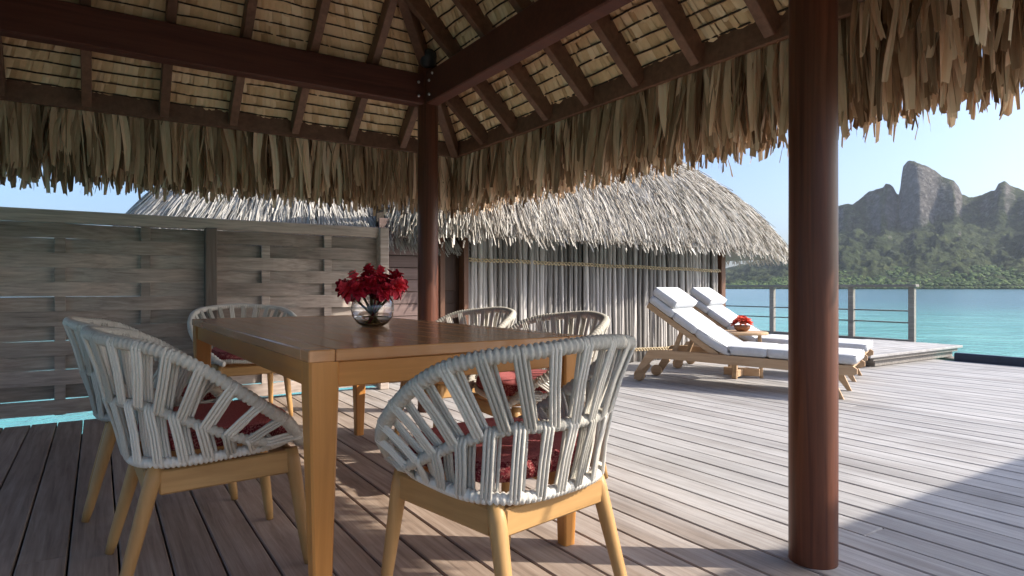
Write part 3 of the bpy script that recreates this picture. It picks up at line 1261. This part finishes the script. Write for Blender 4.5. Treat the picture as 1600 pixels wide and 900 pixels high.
# ------------------------------------------------------------------ dining table
TX0, TX1, TY0, TY1, TZ = .475, 1.46, 1.725, 3.86, .75
tab = thing('dining_table', 'long varnished teak dining table with square tapered legs', 'table', (TX0 + (TX1 - TX0) / 2 - .0224, TY0 + (TY1 - TY0) / 2 + .0102, 0), math.radians(1.2))
tw, tl = (TX1 - TX0), (TY1 - TY0)
TT = .034
fw = .075
for sx in (-1, 1):
    q = MB(); q.box((sx * (tw / 2 - fw / 2), 0, TZ - TT / 2), (fw - .001, tl - 2 * fw - .002, TT), .003); q.build('side_rail', M['teak_top'], tab)
q0 = None
for sy in (-1, 1):
    q = MB(); q.box((0, 0, 0), (fw - .001, tw - 2 * fw - .002, TT), .003)
    q.build('end_rail', M['teak_top'], tab, loc=(0, sy * (tl / 2 - fw / 2), TZ - TT / 2)).rotation_euler = (0, 0, math.pi / 2)
    for sx in (-1, 1):
        q = MB(); q.box((sx * (tw / 2 - fw / 2), sy * (tl / 2 - fw / 2), TZ - TT / 2), (fw - .001, fw - .001, TT + .0006), .003); q.build('corner_block', M['teak_top'], tab)
npk = 8
pw = (tw - 2 * fw) / npk
for k in range(npk):
    q = MB(); q.box((-tw / 2 + fw + pw * (k + .5), 0, TZ - TT / 2 - .0004), (pw - .0012, tl - 2 * fw - .002, TT), .0015); q.build('top_plank', M['teak_top'], tab)
for sx in (-1, 1):
    q = MB(); q.box((sx * (tw / 2 - .028), 0, TZ - TT - .0375), (.022, tl - .17, .073), .003); q.build('apron', M['teak_y'], tab)
for sy in (-1, 1):
    q = MB(); q.bar((-tw / 2 + .088, sy * (tl / 2 - .028), TZ - TT - .0375), (tw / 2 - .088, sy * (tl / 2 - .028), TZ - TT - .0375), .022, .073, .003); q.build('apron', M['teak_x'], tab)
for sx in (-1, 1):
    for sy in (-1, 1):
        q = MB()
        lv = []
        zt = TZ - TT - .0005
        secs = [(0, .048), (.62, .082), (zt, .084)]
        for z, w in secs:
            xo = sx * (tw / 2 - .004)
            yo = sy * (tl / 2 - .004)
            ins = (.084 - w) * .55
            xa, xb = xo - sx * ins, xo - sx * (ins + w)
            ya, yb = yo - sy * ins, yo - sy * (ins + w)
            c = .006
            xl, xh = min(xa, xb), max(xa, xb)
            yl, yh = min(ya, yb), max(ya, yb)
            lv += [(xl + c, yl, z), (xh - c, yl, z), (xh, yl + c, z), (xh, yh - c, z), (xh - c, yh, z), (xl + c, yh, z), (xl, yh - c, z), (xl, yl + c, z)]
        fs = []
        for i in range(2):
            for k in range(8):
                k2 = (k + 1) % 8
                fs.append((i * 8 + k, i * 8 + k2, (i + 1) * 8 + k2, (i + 1) * 8 + k))
        fs += [tuple(range(8))[::-1], tuple(16 + k for k in range(8))]
        q.add(lv, fs)
        q.build('leg', M['teak'], tab)

# ------------------------------------------------------------------ rope armchairs


def rope_ring(fn, n, r, turns):
    """closed or open tube with wrap ridges along fn(t)"""
    pts = [fn(i / (n - 1)) for i in range(n)]
    rad = [r * (.80 if i % 3 == 0 else 1.06) for i in range(n)]
    return pts, rad


def smooth(a, b, t):
    t = max(0, min(1, (t - a) / (b - a)))
    return t * t * (3 - 2 * t)


def rim(s):
    """top rim, s in -1..1, 0 at the back"""
    th = s * math.radians(143)
    q = abs(s)
    flat = .368
    x = flat * math.sin(th) * (1 + .04 * math.cos(th))
    y = -.336 * math.cos(th) - .015
    z = .782 - .025 * smooth(0, .4, q) - .30 * smooth(.28, 1.02, q) ** 1.15
    # the ends curl in and down to the seat ring
    e = smooth(.84, 1.0, q)
    z -= .055 * e
    x *= 1 - .10 * e
    return Vector((x, y, z))


def midr(s):
    th = s * math.radians(128)
    q = abs(s)
    x = .298 * math.sin(th)
    y = -.282 * math.cos(th) - .012
    z = .575 - .15 * smooth(.25, 1.0, q)
    return Vector((x, y, z))


def low(s):
    th = s * math.radians(150)
    a = .255
    c, n_ = math.cos(th), math.sin(th)
    k = (abs(c) ** 3 + abs(n_) ** 3) ** (-1 / 3)
    return Vector((a * n_ * k * .98, -a * c * k * .94 - .005, .405 - .012 * math.cos(th)))


def make_chair():
    t = thing('rope_armchair', 'x', 'chair')
    # wooden base: legs, rails
    LG = {(-1, 1): ((-.215, .205), (-.245, .255)), (1, 1): ((.215, .205), (.245, .255)),
          (-1, -1): ((-.195, -.185), (-.225, -.285)), (1, -1): ((.195, -.185), (.225, -.285))}
    for (sx, sy), (tp, bt) in LG.items():
        q = MB()
        pts, rad = [], []
        for i in range(9):
            u = i / 8
            pts.append((bt[0] + (tp[0] - bt[0]) * u, bt[1] + (tp[1] - bt[1]) * u, .003 + .385 * u))
            rad.append(.0165 + .0085 * u)
        rad[0] = .0135
        rad[-1] = .021
        q.tube(pts, rad, 14)
        q.build('leg', M['ash'], t, True)
    for sx in (-1, 1):
        q = MB(); q.bar((sx * .197, -.18, .335), (sx * .217, .20, .345), .026, .075, .006); q.build('side_rail', M['ash_y'], t)
    q = MB(); q.bar((-.19, -.205, .338), (.19, -.205, .338), .026, .072, .006); q.build('back_rail', M['ash_x'], t)
    q = MB(); q.bar((-.21, .215, .345), (.21, .215, .345), .026, .062, .006); q.build('front_rail', M['ash_x'], t)
    # rims
    for nm, fn, n, r in (('top_rim', rim, 340, .0195), ('middle_rim', midr, 250, .0155), ('seat_ring', low, 280, .0165)):
        pts, rad = rope_ring(lambda u: fn(2 * u - 1), n, r, 0)
        q = MB(); q.tube(pts, rad, 9); q.build(nm, M['rope'], t, True)
    pts, rad = rope_ring(lambda u: low(1) + (low(-1) - low(1)) * u + Vector((0, .012 * math.sin(math.pi * u), -.008 * math.sin(math.pi * u))), 60, .014, 0)
    q = MB(); q.tube(pts, rad, 9); q.build('front_bar', M['rope'], t, True)
    # rope strands

    def strand(p, qd, out0, out1, wide, nrope=3, inner=True):
        b = MB()
        d = (qd - p).normalized()
        side0 = d.cross(out0).normalized()
        for lay in ((1, -1) if inner else (1,)):
            for k in range(nrope):
                o = (k - (nrope - 1) / 2) * wide
                a = p + out0 * (.0175 * lay) + side0 * (o + (lay - 1) * .006)
                e = qd + out1 * (.0145 * lay) + side0 * (o + (lay - 1) * .006)
                m_ = (a + e) / 2 - out0 * (.004 * lay)
                b.tube([p + side0 * o + (a - p - side0 * o) * .35 - d * .014, a + d * .004, m_, e - d * .004, qd + side0 * o + (e - qd - side0 * o) * .35 + d * .012], .0051, 6)
        return b.build('rope_strand', M['rope'], t, True)

    def outward(p):
        return Vector((p.x, p.y + .012, 0)).normalized()
    NT = 20
    for i in range(NT):
        s = -.93 + 1.86 * i / (NT - 1)
        p = rim(s)
        sm = max(-1, min(1, s * .93 * (1 + .05 * abs(s))))
        qd = midr(sm)
        strand(p, qd, outward(p), outward(qd), .0104, 3)
    NL = 18
    for i in range(NL):
        s = -.95 + 1.9 * i / (NL - 1)
        p = midr(s * .97)
        qd = low(s * .86)
        strand(p, qd, outward(p), outward(qd), .0104, 3)
    # seat cushion
    q = MB()
    n = 40
    prof = [(.0, .422), (.86, .420), (.97, .428), (1.0, .452), (.985, .476), (.93, .490), (.7, .497), (0, .500)]
    vs, fs = [], []
    for r_, z in prof:
        for k in range(n):
            a = 2 * math.pi * k / n
            c, s_ = math.cos(a), math.sin(a)
            kk = (abs(c) ** 4 + abs(s_) ** 4) ** (-1 / 4)
            vs.append((.232 * r_ * c * kk, .225 * r_ * s_ * kk + .012, z))
    for i in range(len(prof) - 1):
        for k in range(n):
            k2 = (k + 1) % n
            fs.append((i * n + k, i * n + k2, (i + 1) * n + k2, (i + 1) * n + k))
    q.add(vs, fs)
    q.build('seat_cushion', M['cushion'], t, True)
    return t


chair = make_chair()
CHAIRS = [((.99, 1.555), 10, 'grey rope armchair in front with its back turned, at the near table end'),
          ((.325, 2.37), -88, 'grey rope armchair beside the near left table leg, its red seat showing'),
          ((.25, 3.20), -92, 'grey rope armchair behind the near left chair, mostly hidden, by the fence'),
          ((.91, 4.89), 180, 'grey rope armchair at the far table end, against the woven fence'),
          ((1.78, 2.54), 86, 'sunlit rope armchair on the right side of the table, nearest the loungers'),
          ((1.78, 3.36), 92, 'sunlit rope armchair on the right side of the table, beside the back post')]
for i, ((x, yy), deg, lab) in enumerate(CHAIRS):
    c = chair if i == 0 else copy_tree(chair)
    c.location = (x, yy, 0)
    c.rotation_euler = (0, 0, math.radians(deg))
    tag(c, lab, 'chair', 'rope armchairs around the dining table')

# ------------------------------------------------------------------ vase with red flowers
VX, VY = 1.02, 2.68
vase = thing('glass_vase', 'round clear glass bowl vase on the dining table', 'vase', (VX, VY, TZ + .001))
prof_o = [(0, 0), (.045, 0), (.068, .014), (.088, .042), (.095, .075), (.090, .108), (.076, .134), (.066, .144)]
prof_i = [(.063, .142), (.073, .132), (.0865, .107), (.0915, .075), (.0845, .044), (.065, .019), (.043, .008), (0, .008)]
q = MB(); q.lathe(prof_o + prof_i, 40); q.build('bowl', M['glass'], vase, True)
q = MB(); q.lathe([(0, .0085), (.0425, .0085), (.0645, .0195), (.0815, .0400), (.0840, .0440), (.0838, .0445), (0, .0445)], 36); q.build('water', M['vase_water'], vase, True)

bq = thing('flower_bouquet', 'bunch of deep red waxy blooms standing in the glass vase', 'flowers', (VX, VY, TZ + .012))


def petal(L, w, curl, rr_):
    n = 5
    vs, fs = [], []
    for i in range(n):
        t = i / (n - 1)
        ww = w * math.sin(math.pi * (.12 + .80 * t)) ** .8
        z = L * t
        o = curl * L * t * t
        for k, u in enumerate((-.5, 0, .5)):
            vs.append((u * ww, o + (.25 * ww if k != 1 else 0) * -1, z))
    for i in range(n - 1):
        for k in range(2):
            a = i * 3 + k
            fs.append((a, a + 1, a + 4, a + 3))
    return vs, fs


br = random.Random(77)
VBLOOM = []
dirs = [(-.135, .07, .155, .0), (-.075, .0, .195, .0), (-.03, .05, .225, .0), (.03, .0, .215, .0), (.085, .03, .195, 0), (.11, -.03, .165, 0),
        (.0, -.05, .165, 0), (.06, -.06, .145, 0), (-.05, -.06, .15, 0), (.02, .09, .19, 0), (-.1, -.03, .145, 0), (.10, .07, .16, 0)]
rvec = Vector((.836, -.549, 0))
fvec = Vector((.549, .836, 0))
for bi, (u, w_, z, _) in enumerate(dirs):
    ctr = rvec * u + fvec * w_ + Vector((0, 0, z))
    axis = (ctr - Vector((0, 0, .06))).normalized()
    Rm = axis.to_track_quat('Z', 'Y').to_matrix()
    sz = br.uniform(.037, .050)
    b_ = MB()
    for ring, (cnt, tilt, off) in enumerate(((9, 1.75, -.014), (9, 1.25, -.004), (8, .8, .004), (6, .35, .012))):
        for k in range(cnt):
            a = 2 * math.pi * (k + .5 * ring) / cnt + br.uniform(-.2, .2)
            L = sz * br.uniform(.85, 1.25) * (1 - .08 * ring)
            v_, f_ = petal(L, sz * br.uniform(.7, 1.0), br.uniform(.1, .5), br)
            Rp = Matrix.Rotation(a, 3, 'Z') @ Matrix.Rotation(-(tilt + br.uniform(-.2, .2)), 3, 'X')
            b_.add([ctr + Rm @ (Rp @ Vector(q_) + Vector((0, 0, off))) for q_ in v_], f_, br.random())
    bloom = b_.build('bloom', M['petal'], bq, False)
    if bi in (1, 4, 2):
        c_ = MB(); c_.lathe([(0, .026), (.010, .022), (.015, .008), (.014, -.006)], 12)
        o = c_.build('bloom_core', M['core'], bloom, True)
        o.location = ctr + axis * .022
        o.rotation_euler = axis.to_track_quat('Z', 'Y').to_euler()
    if bi < 8:
        base_ = rvec * (-.6 * u * .5) + fvec * (w_ * .2) + Vector((0, 0, .004))
        base_ = Vector((max(-.05, min(.05, base_.x)), max(-.05, min(.05, base_.y)), .006))
        q = MB(); q.tube([base_, (base_ + ctr) / 2 * Vector((.6, .6, 1)) if False else base_.lerp(ctr * .55, .5), ctr * .8, ctr], .0055, 8)
        q.build('stem', M['redstem'] if bi in (3, 7) else M['stem'], bq, True)

# ------------------------------------------------------------------ sun loungers
LROT = math.atan2(-.926, .379)


def make_lounger():
    t = thing('sun_lounger', 'x', 'sun lounger')
    W = .64
    for yy in (.02, W - .02):
        q = MB()
        # bent side rail: drops at the wheel end
        pts = [(.02, .115), (.075, .115), (.20, .235), (.26, .245), (1.90, .205), (1.935, .222), (1.935, .262), (1.90, .285), (.30, .325), (.15, .318)]
        vs = [(x, yy - .017, z) for x, z in pts] + [(x, yy + .017, z) for x, z in pts]
        n = len(pts)
        fs = [tuple(range(n)), tuple(range(2 * n - 1, n - 1, -1))] + [(k, (k + 1) % n, n + (k + 1) % n, n + k)[::-1] for k in range(n)]
        q.add(vs, fs)
        q.build('side_rail', M['lounger'], t)
        # wheel-end leg and foot-end leg
        q = MB()
        pts = [(-.02, .02), (.05, .02), (.15, .16), (.12, .21), (.06, .16)]
        n = len(pts)
        y2 = yy + (.036 if yy < W / 2 else -.036)
        vs = [(x, y2 - .015, z) for x, z in pts] + [(x, y2 + .015, z) for x, z in pts]
        fs = [tuple(range(n)), tuple(range(2 * n - 1, n - 1, -1))] + [(k, (k + 1) % n, n + (k + 1) % n, n + k)[::-1] for k in range(n)]
        q.add(vs, fs); q.build('leg', M['lounger'], t)
        q = MB()
        pts = [(1.80, .0), (1.835, .0), (1.72, .262), (1.60, .268)]
        n = len(pts)
        vs = [(x, y2 - .015, z) for x, z in pts] + [(x, y2 + .015, z) for x, z in pts]
        fs = [tuple(range(n)), tuple(range(2 * n - 1, n - 1, -1))] + [(k, (k + 1) % n, n + (k + 1) % n, n + k)[::-1] for k in range(n)]
        q.add(vs, fs); q.build('leg', M['lounger'], t)
        # wheel
        q = MB()
        prof = [(0, -.019), (.050, -.019), (.057, -.012), (.057, .012), (.050, .019), (0, .019)]
        q.lathe(prof, 24)
        o = q.build('wheel', M['lounger'], t, True)
        o.location = (.02, y2 + (.042 if yy < W / 2 else -.042), .057)
        o.rotation_euler = (math.pi / 2, 0, 0)
    # cross slats
    x = .92
    while x < 1.93:
        q = MB(); q.box((x, W / 2, .298 - (x - .3) * .022), (.05, W - .05, .018), .003); q.build('slat', M['lounger'], t)
        x += .068
    q = MB(); q.bar((.2, .04, .27), (.2, W - .04, .27), .06, .03, .004); q.build('cross_bar', M['lounger'], t)
    # raised backrest
    H = Vector((.80, 0, .30))
    D = Vector((-.66, 0, .45)).normalized()
    Nn = Vector((D.z, 0, -D.x))
    for yy in (.045, W - .045):
        q = MB(); a = H + Vector((0, yy, 0)); q.bar(a, a + D * .81, .03, .055, .004, up=Nn); q.build('backrest_stile', M['lounger'], t)
    for k in range(11):
        c = H + D * (.05 + k * .073)
        q = MB(); q.bar(c + Vector((0, .06, 0)), c + Vector((0, W - .06, 0)), .05, .016, .003, up=Nn); q.build('backrest_slat', M['lounger'], t)
    for yy in (.10, W - .10):
        q = MB(); a = H + D * .42 + Vector((0, yy, -.02)); q.bar(a, (.36, yy, .27), .03, .04, .004); q.build('backrest_prop', M['lounger'], t)
    # mattress: five pads and a head pillow

    def pad(p0, p1, th, nv, name, puff=.005, curve=0.0):
        """soft padded box from p0 to p1 (bottom line at mid width)"""
        b = MB()
        n1, n2 = 8, 10
        Wd = W - .03
        d = (p1 - p0)
        L = d.length
        d = d.normalized()
        r = .012
        vs, fs = [], []
        # closed section loops along the length
        sec = []
        m = 12
        loop = []
        for k in range(m + 1):
            u = k / m
            loop.append((u, 0))
        us = [0, .02, .06] + [.06 + .88 * k / 8 for k in range(1, 8)] + [.94, .98, 1.0]
        for i in range(n1 + 5):
            t_ = i / (n1 + 4)
            e = min(1, min(t_, 1 - t_) * L / .03)
            shr = r * (1 - math.sqrt(max(0, 1 - (1 - e) ** 2)))
            c = p0 + d * (L * t_) + nv * (curve * math.sin(math.pi * t_))
            top, bot = [], []
            for u in us:
                eu = min(1, min(u, 1 - u) * Wd / .03)
                dr_ = r * (1 - math.sqrt(max(0, 1 - (1 - eu) ** 2)))
                pf = puff * math.sin(math.pi * u) ** .5 * math.sin(math.pi * t_) ** .5
                top.append(c + Vector((0, .015 + u * Wd, 0)) + nv * (th - dr_ - shr + pf))
                bot.append(c + Vector((0, .015 + u * Wd, 0)) + nv * (dr_ + shr))
            vs += top + bot[::-1]
            sec.append(len(top) * 2)
        k_ = sec[0]
        for i in range(len(sec) - 1):
            for k in range(k_):
                k2 = (k + 1) % k_
                fs.append((i * k_ + k, i * k_ + k2, (i + 1) * k_ + k2, (i + 1) * k_ + k))
        fs += [tuple(range(k_))[::-1], tuple((len(sec) - 1) * k_ + k for k in range(k_))]
        b.add(vs, fs)
        po = b.build(name, M['mattress'], t, True)
        lp = []
        for (tt, uu) in ((.0, .03), (.0, .97), (1.0, .97), (1.0, .03)):
            lp.append(p0 + d * (L * (.012 + .976 * tt)) + Vector((0, .015 + (.01 + .98 * (uu > .5)) * Wd, 0)) + nv * (th - .008))
        pp = []
        for k in range(4):
            for q_ in range(4):
                pp.append(lp[k].lerp(lp[(k + 1) % 4], q_ / 4) + nv * (curve * 0))
        pb_ = MB(); pb_.tube(pp, .0045, 5, closed=True); pb_.build('piping', M['mattress'], po, True)
        return po
    up = Vector((0, 0, 1))
    base_z = .32
    tilt = Vector((1, 0, -.022)).normalized()
    x0 = Vector((.90, 0, .313))
    for k, (a, e) in enumerate(((0, .335), (.338, .675), (.678, 1.03))):
        pad(x0 + tilt * a, x0 + tilt * e, .085, up, 'mattress_pad')
    back0 = H + Nn * .03
    pad(back0 + D * .275, back0 + D * .535, .08, Nn, 'mattress_pad')
    pad(back0 + D * .538, back0 + D * .815, .08, Nn, 'mattress_pad')
    pad(back0 + D * -.03 + Vector((.06, 0, -.012)), back0 + D * .272, .08, Nn, 'mattress_pad', curve=-.012)
    pad(back0 + D * .575 + Nn * .083, back0 + D * .83 + Nn * .083, .085, Nn, 'head_pillow', .006)
    return t


lg = make_lounger()
e1 = Vector((.379, -.926, 0))
l1 = Vector((.926, .379, 0))
LO = Vector((4.40, 4.52, 0))
lg2 = copy_tree(lg)
lg.location = LO
lg2.location = LO + l1 * 1.17 + e1 * -.03
for o, lab in ((lg, 'teak sun lounger with white mattress nearer the dining table'), (lg2, 'teak sun lounger with white mattress nearer the water, behind the side table')):
    o.rotation_euler = (0, 0, LROT)
    tag(o, lab, 'sun lounger', 'sun loungers on the deck')

# ------------------------------------------------------------------ side table and bowl
tp = LO + l1 * .905 + e1 * .80
st = thing('side_table', 'small oval teak side table between the two sun loungers', 'table', tp, LROT)
q = MB(); q.lathe([(0, .445), (.20, .445), (.212, .45), (.212, .468), (.205, .474), (0, .474)], 32)
o = q.build('table_top', M['lounger'], st, False); o.scale = (1.2, 1.0, 1)
for (a) in (20, 140, 260):
    c, s_ = math.cos(math.radians(a)), math.sin(math.radians(a))
    q = MB(); q.bar((c * .19, s_ * .16, .0), (c * .17, s_ * .14, .446), .05, .032, .004, up=(c, s_, 0)); q.build('leg', M['lounger'], st)
q = MB(); q.bar((-.18, -.02, .06), (.17, .02, .06), .035, .08, .005); q.build('foot_rail', M['lounger'], st)
q = MB(); q.bar((-.02, -.15, .055), (.02, .15, .055), .035, .07, .005); q.build('foot_rail', M['lounger'], st)

bw = thing('flower_bowl', 'small wooden bowl heaped with coral red blossoms on the side table', 'bowl', tp + Vector((0, 0, .4745)))
q = MB(); q.lathe([(0, 0), (.045, 0), (.075, .025), (.085, .06), (.080, .062), (.070, .030), (.04, .010), (0, .010)], 28); q.build('bowl', M['bowl'], bw, True)
for k in range(15):
    a, rr2 = br.uniform(0, 6.28), .078 * math.sqrt(br.random())
    ctr = Vector((rr2 * math.cos(a), rr2 * math.sin(a), .058 + .05 * (1 - (rr2 / .075) ** 2) * 1.3 + br.uniform(0, .012)))
    ax = Vector((ctr.x * 6, ctr.y * 6, .8)).normalized()
    Rm = ax.to_track_quat('Z', 'Y').to_matrix()
    b_ = MB()
    for j in range(10):
        v_, f_ = petal(.050, .036, .3, br)
        Rp = Matrix.Rotation(2 * math.pi * j / 5 + br.uniform(-.2, .2), 3, 'Z') @ Matrix.Rotation(-(1.15 if j < 5 else .6), 3, 'X')
        b_.add([ctr + Rm @ (Rp @ Vector(q_)) for q_ in v_], f_, br.random())
    b_.build('blossom', M['coral'], bw)

# ------------------------------------------------------------------ haze
hz = MB()
x0, x1, y0, y1, z0, z1 = -300, 4700, -1500, 4200, -18, 620
hz.add([(x0, y0, z0), (x1, y0, z0), (x1, y1, z0), (x0, y1, z0), (x0, y0, z1), (x1, y0, z1), (x1, y1, z1), (x0, y1, z1)],
       [(0, 3, 2, 1), (4, 5, 6, 7), (0, 1, 5, 4), (1, 2, 6, 5), (2, 3, 7, 6), (3, 0, 4, 7)])
hm = bpy.data.materials.new('sea_haze')
hm.use_nodes = True
hn = hm.node_tree
hn.nodes.remove(hn.nodes['Principled BSDF'])
pv = hn.nodes.new('ShaderNodeVolumePrincipled')
pv.inputs['Color'].default_value = (.80, .88, 1.0, 1)
pv.inputs['Density'].default_value = .00004
pv.inputs['Anisotropy'].default_value = .2
hn.links.new(pv.outputs[0], hn.nodes['Material Output'].inputs['Volume'])
kind(hz.build('haze', hm), 'stuff')
